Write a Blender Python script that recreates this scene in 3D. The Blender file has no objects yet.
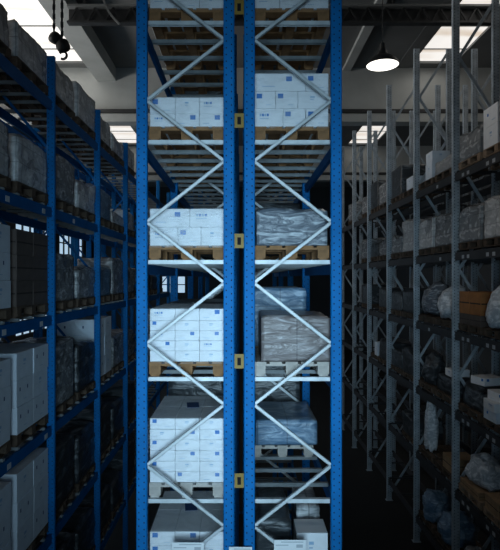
import bpy, bmesh, math, random
from mathutils import Vector, Matrix, noise

C = bpy.context.scene.collection
SC = bpy.context.scene
ZC = 7.6            # camera height
F = 530.0           # focal length in pixels of the 500x550 frame

# ---------------------------------------------------------------- camera
cam = bpy.data.cameras.new('camera')
cam.sensor_fit = 'AUTO'; cam.sensor_width = 36.0
cam.lens = F * 36.0 / 550.0
cam.shift_x = 8 / 550.0
cam.shift_y = 3 / 550.0
cam.clip_end = 200
camo = bpy.data.objects.new('camera', cam); C.objects.link(camo)
camo.location = (0, 0, ZC); camo.rotation_euler = (math.pi / 2, 0, 0)
SC.camera = camo

# ---------------------------------------------------------------- world, light, exposure
w = bpy.data.worlds.new('world'); SC.world = w; w.use_nodes = True
w.node_tree.nodes['Background'].inputs[0].default_value = (0.55, 0.75, 1.0, 1)
w.node_tree.nodes['Background'].inputs[1].default_value = 0.5
SC.view_settings.view_transform = 'Standard'
SC.view_settings.look = 'None'
SC.view_settings.exposure = 0.0
SC.view_settings.gamma = 1.0
SC.view_settings.use_curve_mapping = False

def area(name, loc, rot, sx, sy, power, col, spread=math.pi):
    l = bpy.data.lights.new(name, 'AREA'); l.shape = 'RECTANGLE'
    l.size = sx; l.size_y = sy; l.energy = power; l.color = col; l.spread = spread
    o = bpy.data.objects.new(name, l); C.objects.link(o); o.location = loc; o.rotation_euler = rot
    return o
# added frontal fill light, set at an unseen window behind the camera
area('added_front_fill', (-0.1, -1.0, ZC - 0.8), (math.radians(90), 0, 0), 2.4, 4.8, 76, (0.52, 0.80, 1.0), math.radians(54))
# added unseen fill light at the left wall to brighten the roof
area('added_roof_fill', (-15.8, 15, ZC + 5.2), (math.radians(112), 0, math.radians(-90)), 22.0, 2.4, 1000, (1.0, 0.97, 0.92), math.radians(120))
# daylight through the translucent roof strips
area('daylight_roof_left', (-8.3, 17, ZC + 9.35), (0, 0, 0), 2.4, 13.5, 60, (1.0, 0.95, 0.88))
area('daylight_roof_right', (8.55, 17, ZC + 9.35), (0, 0, 0), 1.8, 13.5, 35, (1.0, 0.95, 0.88))

# ---------------------------------------------------------------- materials
def mat(name, col, rough=0.6, metal=0.0, spec=0.5, emit=None, es=0.0, var=0.0, vscale=4.0, bump=0.0, bscale=30.0):
    m = bpy.data.materials.new(name); m.use_nodes = True
    nt = m.node_tree; b = nt.nodes['Principled BSDF']
    b.inputs['Base Color'].default_value = (*col, 1)
    b.inputs['Roughness'].default_value = rough
    b.inputs['Metallic'].default_value = metal
    b.inputs['Specular IOR Level'].default_value = spec
    if emit:
        b.inputs['Emission Color'].default_value = (*emit, 1)
        b.inputs['Emission Strength'].default_value = es
    if var or bump:
        tc = nt.nodes.new('ShaderNodeTexCoord')
    if var:
        n = nt.nodes.new('ShaderNodeTexNoise'); n.inputs['Scale'].default_value = vscale
        n.inputs['Detail'].default_value = 6
        nt.links.new(tc.outputs['Object'], n.inputs['Vector'])
        r = nt.nodes.new('ShaderNodeValToRGB')
        r.color_ramp.elements[0].position = 0.3; r.color_ramp.elements[1].position = 0.7
        r.color_ramp.elements[0].color = (*[max(0, c * (1 - var)) for c in col], 1)
        r.color_ramp.elements[1].color = (*[min(1, c * (1 + var)) for c in col], 1)
        nt.links.new(n.outputs['Fac'], r.inputs['Fac'])
        nt.links.new(r.outputs['Color'], b.inputs['Base Color'])
    if bump:
        n2 = nt.nodes.new('ShaderNodeTexNoise'); n2.inputs['Scale'].default_value = bscale
        n2.inputs['Detail'].default_value = 5
        nt.links.new(tc.outputs['Object'], n2.inputs['Vector'])
        bp = nt.nodes.new('ShaderNodeBump'); bp.inputs['Strength'].default_value = bump
        bp.inputs['Distance'].default_value = 0.02
        nt.links.new(n2.outputs['Fac'], bp.inputs['Height'])
        nt.links.new(bp.outputs['Normal'], b.inputs['Normal'])
    return m

def film_mat(name, tint, cover, rough=0.3, hi=0.4):
    """stretch film: clear between milky, glossy folds"""
    m = bpy.data.materials.new(name); m.use_nodes = True
    nt = m.node_tree; b = nt.nodes['Principled BSDF']; out = nt.nodes['Material Output']
    b.inputs['Base Color'].default_value = (*tint, 1); b.inputs['Roughness'].default_value = rough
    tc = nt.nodes.new('ShaderNodeTexCoord'); mp = nt.nodes.new('ShaderNodeMapping')
    mp.inputs['Scale'].default_value = (3.0, 3.0, 9.0)
    mp.inputs['Rotation'].default_value = (0.2, 0.3, 0.1)
    nt.links.new(tc.outputs['Object'], mp.inputs['Vector'])
    n = nt.nodes.new('ShaderNodeTexNoise'); n.inputs['Scale'].default_value = 0.9
    n.inputs['Detail'].default_value = 6; n.inputs['Distortion'].default_value = 1.2
    nt.links.new(mp.outputs['Vector'], n.inputs['Vector'])
    r = nt.nodes.new('ShaderNodeValToRGB')
    r.color_ramp.elements[0].position = 0.42; r.color_ramp.elements[1].position = 0.75
    r.color_ramp.elements[0].color = (cover, cover, cover, 1)
    c2 = hi; r.color_ramp.elements[1].color = (c2, c2, c2, 1)
    nt.links.new(n.outputs['Fac'], r.inputs['Fac'])
    bp = nt.nodes.new('ShaderNodeBump'); bp.inputs['Strength'].default_value = 0.35; bp.inputs['Distance'].default_value = 0.03
    nt.links.new(n.outputs['Fac'], bp.inputs['Height']); nt.links.new(bp.outputs['Normal'], b.inputs['Normal'])
    t = nt.nodes.new('ShaderNodeBsdfTransparent'); mx = nt.nodes.new('ShaderNodeMixShader')
    nt.links.new(r.outputs['Color'], mx.inputs[0]); nt.links.new(t.outputs[0], mx.inputs[1]); nt.links.new(b.outputs[0], mx.inputs[2])
    nt.links.new(mx.outputs[0], out.inputs['Surface'])
    return m

def wrap_mat(name, base, streak, rough=0.3, lo=0.50, hi=0.72, seam=True, sc3=(1.6, 1.6, 4.5)):
    """goods seen through several layers of stretch film: carton seams, milky streaks, glossy creases"""
    m = bpy.data.materials.new(name); m.use_nodes = True
    nt = m.node_tree; b = nt.nodes['Principled BSDF']
    b.inputs['Roughness'].default_value = rough
    tc = nt.nodes.new('ShaderNodeTexCoord')
    mp = nt.nodes.new('ShaderNodeMapping'); mp.inputs['Scale'].default_value = sc3
    mp.inputs['Rotation'].default_value = (0.35, 0.25, 0.4)
    nt.links.new(tc.outputs['Object'], mp.inputs['Vector'])
    n = nt.nodes.new('ShaderNodeTexNoise'); n.inputs['Scale'].default_value = 1.3
    n.inputs['Detail'].default_value = 6; n.inputs['Roughness'].default_value = 0.5; n.inputs['Distortion'].default_value = 1.5
    nt.links.new(mp.outputs['Vector'], n.inputs['Vector'])
    r = nt.nodes.new('ShaderNodeValToRGB')
    r.color_ramp.elements[0].position = lo; r.color_ramp.elements[1].position = hi
    r.color_ramp.elements[0].color = (*base, 1); r.color_ramp.elements[1].color = (*streak, 1)
    nt.links.new(n.outputs['Fac'], r.inputs['Fac'])
    last = r.outputs['Color']
    if seam:
        for ax, sc in (('Z', 3.6), ('Y', 2.4), ('X', 2.4)):
            sp = nt.nodes.new('ShaderNodeSeparateXYZ'); nt.links.new(tc.outputs['Object'], sp.inputs[0])
            mu = nt.nodes.new('ShaderNodeMath'); mu.operation = 'MULTIPLY'; mu.inputs[1].default_value = sc
            nt.links.new(sp.outputs[ax], mu.inputs[0])
            fr = nt.nodes.new('ShaderNodeMath'); fr.operation = 'FRACT'; nt.links.new(mu.outputs[0], fr.inputs[0])
            lt = nt.nodes.new('ShaderNodeMath'); lt.operation = 'LESS_THAN'; lt.inputs[1].default_value = 0.04
            nt.links.new(fr.outputs[0], lt.inputs[0])
            ml = nt.nodes.new('ShaderNodeMath'); ml.operation = 'MULTIPLY'; ml.inputs[1].default_value = 0.55
            nt.links.new(lt.outputs[0], ml.inputs[0])
            mx = nt.nodes.new('ShaderNodeMix'); mx.data_type = 'RGBA'
            nt.links.new(ml.outputs[0], mx.inputs[0]); nt.links.new(last, mx.inputs[6])
            mx.inputs[7].default_value = (*[c * 0.35 for c in base], 1)
            last = mx.outputs[2]
    nt.links.new(last, b.inputs['Base Color'])
    bp = nt.nodes.new('ShaderNodeBump'); bp.inputs['Strength'].default_value = 0.6; bp.inputs['Distance'].default_value = 0.05
    nt.links.new(n.outputs['Fac'], bp.inputs['Height']); nt.links.new(bp.outputs['Normal'], b.inputs['Normal'])
    return m

M = {
 'blue': mat('blue_paint', (0.002, 0.15, 0.43), 0.6, spec=0.15, var=0.12, vscale=3),
 'blue_beam': mat('blue_beam_paint', (0.002, 0.10, 0.30), 0.6, spec=0.15, var=0.12, vscale=3),
 'hole': mat('perforation', (0.003, 0.012, 0.04), 0.9),
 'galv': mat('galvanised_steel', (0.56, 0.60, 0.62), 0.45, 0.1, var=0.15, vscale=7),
 'bar_shaded': mat('shaded_steel_bar', (0.19, 0.21, 0.22), 0.55, 0.1, var=0.2, vscale=6),  # bar steel coloured darker, standing in for shade inside the racks
 'galv_post': mat('weathered_galvanised_steel', (0.40, 0.46, 0.51), 0.5, 0.1, var=0.22, vscale=5),
 'dark_beam': mat('dark_steel_beam', (0.035, 0.036, 0.04), 0.6, var=0.2),
 'yellow': mat('yellow_bracket', (0.27, 0.165, 0.025), 0.6, var=0.15),
 'black': mat('black_slot', (0.004, 0.004, 0.005), 0.9),
 'white_paper': mat('white_paper', (0.80, 0.82, 0.84), 0.7),
 'grey_paper': mat('greyish_white_label', (0.5, 0.52, 0.54), 0.7),  # even tone, greyer than the sign paper
 'grey_print': mat('grey_print', (0.45, 0.48, 0.52), 0.8),
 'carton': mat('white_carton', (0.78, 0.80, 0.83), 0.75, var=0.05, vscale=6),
 'carton_blue_lit': mat('off_white_carton_blue_lit', (0.62, 0.69, 0.77), 0.75, var=0.07, vscale=6),  # white carton with the bluish daylight mixed into its colour
 'brown': mat('brown_carton', (0.10, 0.078, 0.068), 0.8, var=0.15, vscale=5),
 'orange': mat('orange_brown_carton', (0.36, 0.15, 0.045), 0.75, var=0.2, vscale=5),
 'board': mat('raw_cardboard', (0.34, 0.22, 0.12), 0.85, var=0.2, vscale=8),
 'print': mat('blue_print', (0.02, 0.16, 0.48), 0.7),
 'print_dark': mat('dark_blue_print', (0.03, 0.07, 0.18), 0.7),
 'print_pale': mat('pale_blue_print', (0.30, 0.45, 0.62), 0.7),
 'tape': mat('parcel_tape', (0.60, 0.63, 0.67), 0.35),
 'seam_dark': mat('dark_carton_seam', (0.03, 0.022, 0.018), 0.8),
 'seam': mat('carton_seam', (0.28, 0.31, 0.36), 0.8),
 'wood': mat('pallet_wood', (0.30, 0.21, 0.14), 0.8, var=0.3, vscale=9, bump=0.3, bscale=60),
 'wood_dark': mat('brown_pallet_wood', (0.27, 0.135, 0.055), 0.8, var=0.3, vscale=9, bump=0.3, bscale=60),
 'wood_shaded': mat('shade_dark_pallet_wood', (0.09, 0.06, 0.04), 0.85, var=0.3, vscale=9, bump=0.3, bscale=60),  # pallet wood darkened in colour for the dim side racks
 'wood_pale': mat('pale_pallet_wood', (0.46, 0.42, 0.38), 0.8, var=0.2, vscale=9, bump=0.3, bscale=60),
 'film': film_mat('clear_stretch_film', (0.82, 0.86, 0.90), 0.03, hi=.28),
 'film_milky': film_mat('milky_stretch_film', (0.72, 0.76, 0.80), 0.12, hi=.45),
 'wrap_grey': wrap_mat('grey_wrapped_goods', (0.21, 0.22, 0.23), (0.74, 0.75, 0.76), rough=0.25, lo=0.48, hi=0.78, sc3=(2.4, 2.4, 5.0)),
 'wrap_pale': wrap_mat('pale_wrapped_goods', (0.50, 0.51, 0.52), (0.92, 0.92, 0.92), rough=0.25, lo=0.46, hi=0.76, sc3=(2.4, 2.4, 5.0)),  # tone raised to carry the skylight glow on the upper left loads
 'wrap_blue': wrap_mat('bluish_wrapped_goods', (0.11, 0.20, 0.31), (0.45, 0.60, 0.75), lo=0.48, hi=0.80, sc3=(2.2, 2.2, 7)),
 'wrap_brown': wrap_mat('brown_wrapped_goods', (0.19, 0.16, 0.155), (0.60, 0.59, 0.62), lo=0.56, hi=0.90, sc3=(2.0, 2.0, 9.0)),
 'wrap_dark_shaded': wrap_mat('dark_and_shaded_goods', (0.035, 0.04, 0.045), (0.25, 0.27, 0.29), lo=0.52, hi=0.8, seam=False),  # dark goods; on deep loads the darkness stands in for light falloff
 'wrap_crinkle': wrap_mat('crinkled_grey_film', (0.11, 0.13, 0.16), (0.62, 0.66, 0.70), lo=0.50, hi=0.76, seam=False, sc3=(3.0, 3.0, 9.0)),
 'bag': wrap_mat('white_plastic_bag', (0.45, 0.50, 0.55), (0.85, 0.88, 0.92), lo=0.42, hi=0.62, seam=False, sc3=(4,4,6)),
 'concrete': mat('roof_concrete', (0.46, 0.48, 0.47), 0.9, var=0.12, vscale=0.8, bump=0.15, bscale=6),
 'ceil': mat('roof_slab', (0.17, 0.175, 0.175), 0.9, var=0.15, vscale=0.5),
 'steel': mat('black_roof_steel', (0.03, 0.032, 0.034), 0.6, var=0.2),
 'steel_lip': mat('grey_steel_flange', (0.20, 0.21, 0.21), 0.5),
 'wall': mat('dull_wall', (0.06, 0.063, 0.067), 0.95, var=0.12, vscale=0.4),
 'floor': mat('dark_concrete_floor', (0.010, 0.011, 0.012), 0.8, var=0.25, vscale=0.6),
 'rubber': mat('black_rubber', (0.006, 0.006, 0.007), 0.6),
 'shade': mat('dark_lamp_shade', (0.02, 0.02, 0.02), 0.5),
 'lampglow': mat('lamp_glow', (0.9, 0.9, 0.85), 0.5, emit=(1.0, 0.96, 0.88), es=2.2),
}
def skylight_mat():
    m = mat('translucent_roof_sheet', (0.8, 0.78, 0.75), 0.6, emit=(1, 0.95, 0.89), es=0.9)
    nt = m.node_tree; b = nt.nodes['Principled BSDF']
    tc = nt.nodes.new('ShaderNodeTexCoord')
    mp = nt.nodes.new('ShaderNodeMapping'); mp.inputs['Scale'].default_value = (0.25, 1.8, 1)
    nt.links.new(tc.outputs['Object'], mp.inputs['Vector'])
    n = nt.nodes.new('ShaderNodeTexNoise'); n.inputs['Scale'].default_value = 1.0; n.inputs['Detail'].default_value = 5
    nt.links.new(mp.outputs['Vector'], n.inputs['Vector'])
    r = nt.nodes.new('ShaderNodeValToRGB')
    r.color_ramp.elements[0].position = 0.33; r.color_ramp.elements[0].color = (0.74, 0.62, 0.50, 1)
    r.color_ramp.elements[1].position = 0.52; r.color_ramp.elements[1].color = (1.0, 0.96, 0.91, 1)
    nt.links.new(n.outputs['Fac'], r.inputs['Fac']); nt.links.new(r.outputs['Color'], b.inputs['Emission Color'])
    return m
M['sky'] = skylight_mat()
M['pane'] = mat('daylit_window_pane', (0.5, 0.6, 0.7), 0.4, emit=(0.55, 0.78, 1.0), es=0.75)

# ---------------------------------------------------------------- mesh helpers
def box(bm, x0, x1, y0, y1, z0, z1, mi=0):
    v = [bm.verts.new(p) for p in ((x0,y0,z0),(x1,y0,z0),(x1,y1,z0),(x0,y1,z0),(x0,y0,z1),(x1,y0,z1),(x1,y1,z1),(x0,y1,z1))]
    fs = []
    for q in ((0,3,2,1),(4,5,6,7),(0,1,5,4),(1,2,6,5),(2,3,7,6),(3,0,4,7)):
        f = bm.faces.new([v[i] for i in q]); f.material_index = mi; fs.append(f)
    return fs
def quad(bm, pts, mi=0):
    f = bm.faces.new([bm.verts.new(p) for p in pts]); f.material_index = mi; return f
def prism(bm, prof, z0, z1, mi=0):
    a = [bm.verts.new((x, y, z0)) for x, y in prof]; b = [bm.verts.new((x, y, z1)) for x, y in prof]
    n = len(prof)
    for i in range(n):
        f = bm.faces.new((a[i], a[(i+1) % n], b[(i+1) % n], b[i])); f.material_index = mi
    bm.faces.new(a[::-1]).material_index = mi; bm.faces.new(b).material_index = mi
def bar(bm, p, q, w_, t_, up=Vector((0,1,0)), mi=0):
    p = Vector(p); q = Vector(q); d = (q - p); L = d.length; d.normalize()
    s = d.cross(up).normalized(); u = s.cross(d).normalized()
    vs = []
    for base in (p, q):
        for a, b in ((-1,-1),(1,-1),(1,1),(-1,1)):
            vs.append(bm.verts.new(base + s * (a * w_ / 2) + u * (b * t_ / 2)))
    for k in ((0,1,2,3),(7,6,5,4),(0,4,5,1),(1,5,6,2),(2,6,7,3),(3,7,4,0)):
        bm.faces.new([vs[i] for i in k]).material_index = mi
def channel(bm, p, q, w_, t_, up=Vector((0,1,0)), wall=0.008, mi=0):
    """C-section bar: web towards -up, two flanges"""
    p = Vector(p); q = Vector(q); d = (q - p).normalized()
    s = d.cross(up).normalized(); u = s.cross(d).normalized()
    bar(bm, p - u * (t_/2 - wall/2), q - u * (t_/2 - wall/2), w_, wall, up, mi)
    for k in (-1, 1):
        bar(bm, p + s * k * (w_/2 - wall/2), q + s * k * (w_/2 - wall/2), wall, t_, up, mi)
def cyl(bm, c, r0, r1, z0, z1, n=16, mi=0, cap=True):
    a = [bm.verts.new((c[0]+r0*math.cos(2*math.pi*i/n), c[1]+r0*math.sin(2*math.pi*i/n), z0)) for i in range(n)]
    b = [bm.verts.new((c[0]+r1*math.cos(2*math.pi*i/n), c[1]+r1*math.sin(2*math.pi*i/n), z1)) for i in range(n)]
    for i in range(n):
        bm.faces.new((a[i], a[(i+1)%n], b[(i+1)%n], b[i])).material_index = mi
    if cap:
        bm.faces.new(a[::-1]).material_index = mi; bm.faces.new(b).material_index = mi
def done(bm, name, mats, smooth=False):
    bmesh.ops.recalc_face_normals(bm, faces=bm.faces)
    me = bpy.data.meshes.new(name); bm.to_mesh(me); bm.free()
    for m in mats: me.materials.append(m)
    if smooth:
        for p in me.polygons: p.use_smooth = True
    return me
def put(name, me, parent=None, loc=(0,0,0), rot=(0,0,0)):
    o = bpy.data.objects.new(name, me); C.objects.link(o)
    o.location = loc; o.rotation_euler = rot
    if parent: o.parent = parent
    return o
WL = []
def tag(o, label, cat, group=None):
    n = len(label.split()); WL.append((n, label))
    o['label'] = label; o['category'] = cat
    if group: o['group'] = group
    return o
def empty(name, loc, label, cat, group=None, rz=0):
    o = bpy.data.objects.new(name, None); C.objects.link(o); o.location = loc; o.rotation_euler = (0,0,rz)
    o.empty_display_size = 0.2
    return tag(o, label, cat, group)
def struct(name, bm, mats):
    o = put(name, done(bm, name, mats)); o['kind'] = 'structure'; return o

# ================================================================ THE SHELL
HR = ZC + 9.6                     # underside of the roof
XL, XR, YF, YB = -16.0, 14.0, -1.2, 56.0
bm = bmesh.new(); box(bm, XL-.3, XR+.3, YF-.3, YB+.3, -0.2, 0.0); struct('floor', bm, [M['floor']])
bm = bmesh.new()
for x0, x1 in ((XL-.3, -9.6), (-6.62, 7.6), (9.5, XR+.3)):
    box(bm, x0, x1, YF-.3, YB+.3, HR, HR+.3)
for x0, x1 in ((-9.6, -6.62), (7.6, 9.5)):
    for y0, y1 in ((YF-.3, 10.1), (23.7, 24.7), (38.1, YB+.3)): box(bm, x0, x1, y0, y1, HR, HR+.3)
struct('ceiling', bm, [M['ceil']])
# translucent roof strips, sheet by sheet
k = 0
for x0, x1 in ((-9.6, -6.62), (7.6, 9.5)):
    for y0, y1 in ((10.1, 23.7), (24.7, 38.1)):
        k += 1
        bm = bmesh.new(); y = y0
        while y < y1 - 0.3:
            ye = min(y + 2.05, y1); box(bm, x0, x1, y + .02, ye - .02, HR + .1, HR + .14); y = ye
        o = struct('window_%d' % k, bm, [M['sky']])
        bm = bmesh.new(); y = y0
        while y < y1:
            box(bm, x0, x1, y - .02, y + .02, HR + .06, HR + .16); y += 2.05
        put('glazing_bar', done(bm, 'glazing_bar', [M['steel_lip']]), o)
# concrete roof beams running beside the strips, cross girders and black steel cross beams
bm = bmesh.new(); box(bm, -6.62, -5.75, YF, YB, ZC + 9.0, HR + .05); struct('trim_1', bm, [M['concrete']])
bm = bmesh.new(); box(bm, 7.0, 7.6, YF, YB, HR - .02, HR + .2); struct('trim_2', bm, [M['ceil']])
kk = 3
for D in (9.6, 24.3, 38.6):
    bm = bmesh.new()
    box(bm, XL, XR, D - .1, D + .1, ZC + 7.5, HR + .05)
    box(bm, XL, XR, D - .35, D + .35, ZC + 7.07, ZC + 7.42)
    o = struct('trim_%d' % kk, bm, [M['concrete']]); kk += 1
    bm = bmesh.new(); box(bm, XL, XR, D - .40, D - .30, ZC + 7.46, ZC + 7.62)
    put('cable_tray', done(bm, 'cable_tray', [M['steel']]), o)
for D in (17.5,):
    bm = bmesh.new()
    XS = -5.75
    box(bm, XS, XR, D - .12, D + .12, ZC + 8.92, ZC + 8.99, 1)
    box(bm, XS, XR, D - .12, D + .12, ZC + 8.38, ZC + 8.45, 0)
    box(bm, XS, XR, D + .10, D + .13, ZC + 8.4, ZC + 8.95, 0)
    x = XS
    while x < XR - .5:
        bar(bm, (x, D, ZC + 8.42), (x + .3, D, ZC + 8.93), .05, .05, mi=0)
        bar(bm, (x + .3, D, ZC + 8.93), (x + .6, D, ZC + 8.42), .05, .05, mi=0); x += .6
    for x in (-5.2, 0.0, 5.0): box(bm, x - .04, x + .04, D - .04, D + .04, ZC + 8.95, HR, 0)
    struct('trim_%d' % kk, bm, [M['steel'], M['steel_lip']]); kk += 1
# grey conduit looping over the black cross beam
bm = bmesh.new(); pts = [(-4.55 + .55 * t * t, 17.34, ZC + 9.3 - 1.0 * t) for t in [i / 10 for i in range(11)]]
for p, q in zip(pts[:-1], pts[1:]): bar(bm, p, q, .06, .06)
o = put('roof_conduit', done(bm, 'roof_conduit', [M['steel_lip']])); o['kind'] = 'structure'
# roof ribs on the slab
for x in (-3.4, 2.2, 4.6):
    bm = bmesh.new(); box(bm, x, x + .35, YF, YB, HR - .16, HR + .02); struct('trim_%d' % kk, bm, [M['concrete']]); kk += 1

def wall_with_windows(name, side, wins, wn):
    """side: 'left' (x = XL), 'back' (y = YB) or 'front' (y = YF); wins: (a0, a1, z0, z1)"""
    bm = bmesh.new()
    lo, hi = (YF, YB) if side in ('left', 'right') else (XL, XR)
    def wbox(a0, a1, z0, z1):
        if a1 - a0 < 1e-4 or z1 - z0 < 1e-4: return
        if side == 'left': box(bm, XL - .3, XL, a0, a1, z0, z1)
        elif side == 'right': box(bm, XR, XR + .3, a0, a1, z0, z1)
        elif side == 'back': box(bm, a0, a1, YB, YB + .3, z0, z1)
        else: box(bm, a0, a1, YF - .3, YF, z0, z1)
    a = lo
    for (a0, a1, z0, z1) in wins:
        wbox(a, a0, 0, HR); wbox(a0, a1, 0, z0); wbox(a0, a1, z1, HR); a = a1
    wbox(a, hi, 0, HR)
    struct(name, bm, [M['wall']])
    for (a0, a1, z0, z1) in wins:
        fb = bmesh.new(); pb = bmesh.new()
        def fx(b_, p0, p1, q0, q1, d0, d1):
            if side == 'left': box(b_, XL - d1, XL - d0, p0, p1, q0, q1)
            elif side == 'back': box(b_, p0, p1, YB + d0, YB + d1, q0, q1)
            else: box(b_, p0, p1, YF - d1, YF - d0, q0, q1)
        nx = max(2, round((a1 - a0) / 1.3)); nz = max(2, round((z1 - z0) / 1.1))
        for i in range(nx + 1):
            p = a0 + (a1 - a0) * i / nx; fx(fb, max(a0, p - .05), min(a1, p + .05), z0, z1, .05, .18)
        for i in range(nz + 1):
            p = z0 + (z1 - z0) * i / nz; fx(fb, a0, a1, max(z0, p - .05), min(z1, p + .05), .055, .175)
        fx(pb, a0, a1, z0, z1, .19, .21)
        o = struct('window_%d' % wn[0], fb, [M['steel']]); wn[0] += 1
        put('pane', done(pb, 'pane', [M['pane']]), o)
wn = [k + 1]
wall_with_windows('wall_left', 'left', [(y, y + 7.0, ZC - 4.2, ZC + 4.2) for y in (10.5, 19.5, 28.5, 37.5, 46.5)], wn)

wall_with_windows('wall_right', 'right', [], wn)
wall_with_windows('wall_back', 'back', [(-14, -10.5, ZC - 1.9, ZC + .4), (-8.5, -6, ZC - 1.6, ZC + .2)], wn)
wall_with_windows('wall_front', 'front', [(-1.4, 1.2, ZC - 3.3, ZC + 1.7)], wn)  # unseen window added to hold the frontal fill light

# ================================================================ RACKS
def upright_mesh(wx, dy, h, mats, pitch=0.075, step=True):
    """perforated omega-section post, wx across X, dy along Y, base plate at the foot"""
    bm = bmesh.new(); a = wx / 2; b = dy / 2; t = 0.006
    if step:
        prof = [(-a, -b + .012), (-a + .012, -b), (a - .012, -b), (a, -b + .012), (a, b - .03), (a - .02, b - .015), (a - .02, b),
                (a - .035, b), (a - .035, b - .03), (a - t * 2, b - .045), (a - t * 2, -b + t * 2), (-a + t * 2, -b + t * 2), (-a + t * 2, b - .045),
                (-a + .035, b - .03), (-a + .035, b), (-a + .02, b), (-a + .02, b - .015), (-a, b - .03)]
    else:
        prof = [(-a, -b), (a, -b), (a, b), (-a, b)]
    prism(bm, prof, 0.012, h)
    box(bm, -a - .03, a + .03, -b - .03, b + .03, 0, .012)
    z = .15; i = 0
    e = .0012
    while z < h - .05:
        for sx in (-1, 1):
            x = sx * wx * .24; r = wx * .055; zz = z + (0.0 if sx > 0 else pitch / 2)
            quad(bm, [(x - r, -b - e, zz - r*1.2), (x + r, -b - e, zz - r*1.2), (x + r, -b - e, zz + r*1.2), (x - r, -b - e, zz + r*1.2)], 1)
        for sx in (-1, 1):   # holes on both side faces
            r = dy * .07
            quad(bm, [(sx*(a + e), -.01 - r, z - r*1.2), (sx*(a + e), -.01 + r, z - r*1.2), (sx*(a + e), -.01 + r, z + r*1.2), (sx*(a + e), -.01 - r, z + r*1.2)], 1)
        z += pitch
    return done(bm, 'upright', mats)

def many(name, items, parent, limit=100):
    """items: (distance, mesh, loc, rot). The nearest `limit` become parts, the rest one stuff part."""
    items = sorted(items, key=lambda t: t[0]); outs = []
    for d, me, loc, rot in items[:limit]: outs.append(put(name, me, parent, loc, rot))
    rest = items[limit:]
    if rest:
        bm = bmesh.new()
        for d, me, loc, rot in rest:
            t = bmesh.new(); t.from_mesh(me)
            t.transform(Matrix.Translation(loc) @ Matrix.Rotation(rot[2], 4, 'Z'))
            tm = bpy.data.meshes.new('t'); t.to_mesh(tm); t.free(); bm.from_mesh(tm); bpy.data.meshes.remove(tm)
        o = put(name, done(bm, name, list(rest[0][1].materials)), parent); o['kind'] = 'stuff'; outs.append(o)
    return outs

def rack(label, x0, x1, frames, levels, height, post_w, post_mats, beam_mat, bar_mat, brace_mat, nodes, brace_w, beam_h,
         group, inner_side, bars=6, inner_bar=None, steps=True, post_d=0.10):
    """x0<x1 outer faces; frames: Y of each end frame; levels: Z of beam tops; nodes(side)->list of z of brace nodes"""
    root = empty('pallet_rack', ((x0 + x1) / 2, frames[0], 0), label, 'pallet rack', group)
    ox, oy = (x0 + x1) / 2, frames[0]
    um = upright_mesh(post_w, post_d, height, post_mats, step=steps)
    ups = [(y, um, (sx - ox, y - oy, 0), (0,0,0)) for y in frames for sx in (x0 + post_w/2, x1 - post_w/2)]
    many('upright', ups, root)
    # zigzag bracing
    xa, xb = x0 + post_w - .01 - ox, x1 - post_w + .01 - ox
    zz = nodes
    mb = {}
    items = []
    for y in frames:
        for (s0, z0), (s1, z1) in zip(zz[:-1], zz[1:]):
            key = (s0, round(z1 - z0, 3))
            if key not in mb:
                bm = bmesh.new()
                channel(bm, (xa if s0 < 0 else xb, 0, 0), (xa if s1 < 0 else xb, 0, z1 - z0), brace_w, .03, Vector((0, 1, 0)), mi=0)
                cx = xa if s0 < 0 else xb
                mb[key] = done(bm, 'diagonal_brace', [brace_mat])
            items.append((y, mb[key], (0, y - oy - .012, z0), (0,0,0)))
    many('diagonal_brace', items, root)
    # load beams along Y on both faces
    bw = .045; items = []; lab = []
    for a, b in zip(frames[:-1], frames[1:]):
        L = b - a - post_d
        bm = bmesh.new()
        box(bm, -bw/2, bw/2, 0, L, -beam_h, -beam_h*.28); box(bm, -bw/2, bw/2 - .0, 0, L, -beam_h*.28 + .001, 0)
        for yy in (-.008, L): box(bm, -bw/2 - .012, bw/2 + .012, yy, yy + .008, -beam_h - .04, .04)
        me = done(bm, 'load_beam', [beam_mat])
        for z in levels:
            for sx in (x0 + post_w/2, x1 - post_w/2):
                items.append((a, me, (sx - ox, a + post_d/2 - oy, z), (0,0,0)))
    beams = many('load_beam', items, root)
    # support bars across, resting on the beams
    bm = bmesh.new(); xa2, xb2 = x0 + post_w/2 - ox, x1 - post_w/2 - ox
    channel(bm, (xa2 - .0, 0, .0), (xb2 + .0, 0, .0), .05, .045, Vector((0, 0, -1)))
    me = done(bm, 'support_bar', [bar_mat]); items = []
    me2 = me.copy(); me2.materials.clear(); me2.materials.append(inner_bar or bar_mat)  # bars behind the front one take the shade-darkened colour
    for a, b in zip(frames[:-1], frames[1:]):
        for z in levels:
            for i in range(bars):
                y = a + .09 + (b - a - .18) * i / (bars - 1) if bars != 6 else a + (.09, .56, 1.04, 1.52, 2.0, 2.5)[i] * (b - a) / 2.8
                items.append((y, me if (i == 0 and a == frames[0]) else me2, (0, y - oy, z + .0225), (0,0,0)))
    many('support_bar', items, root)
    return root, beams

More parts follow.
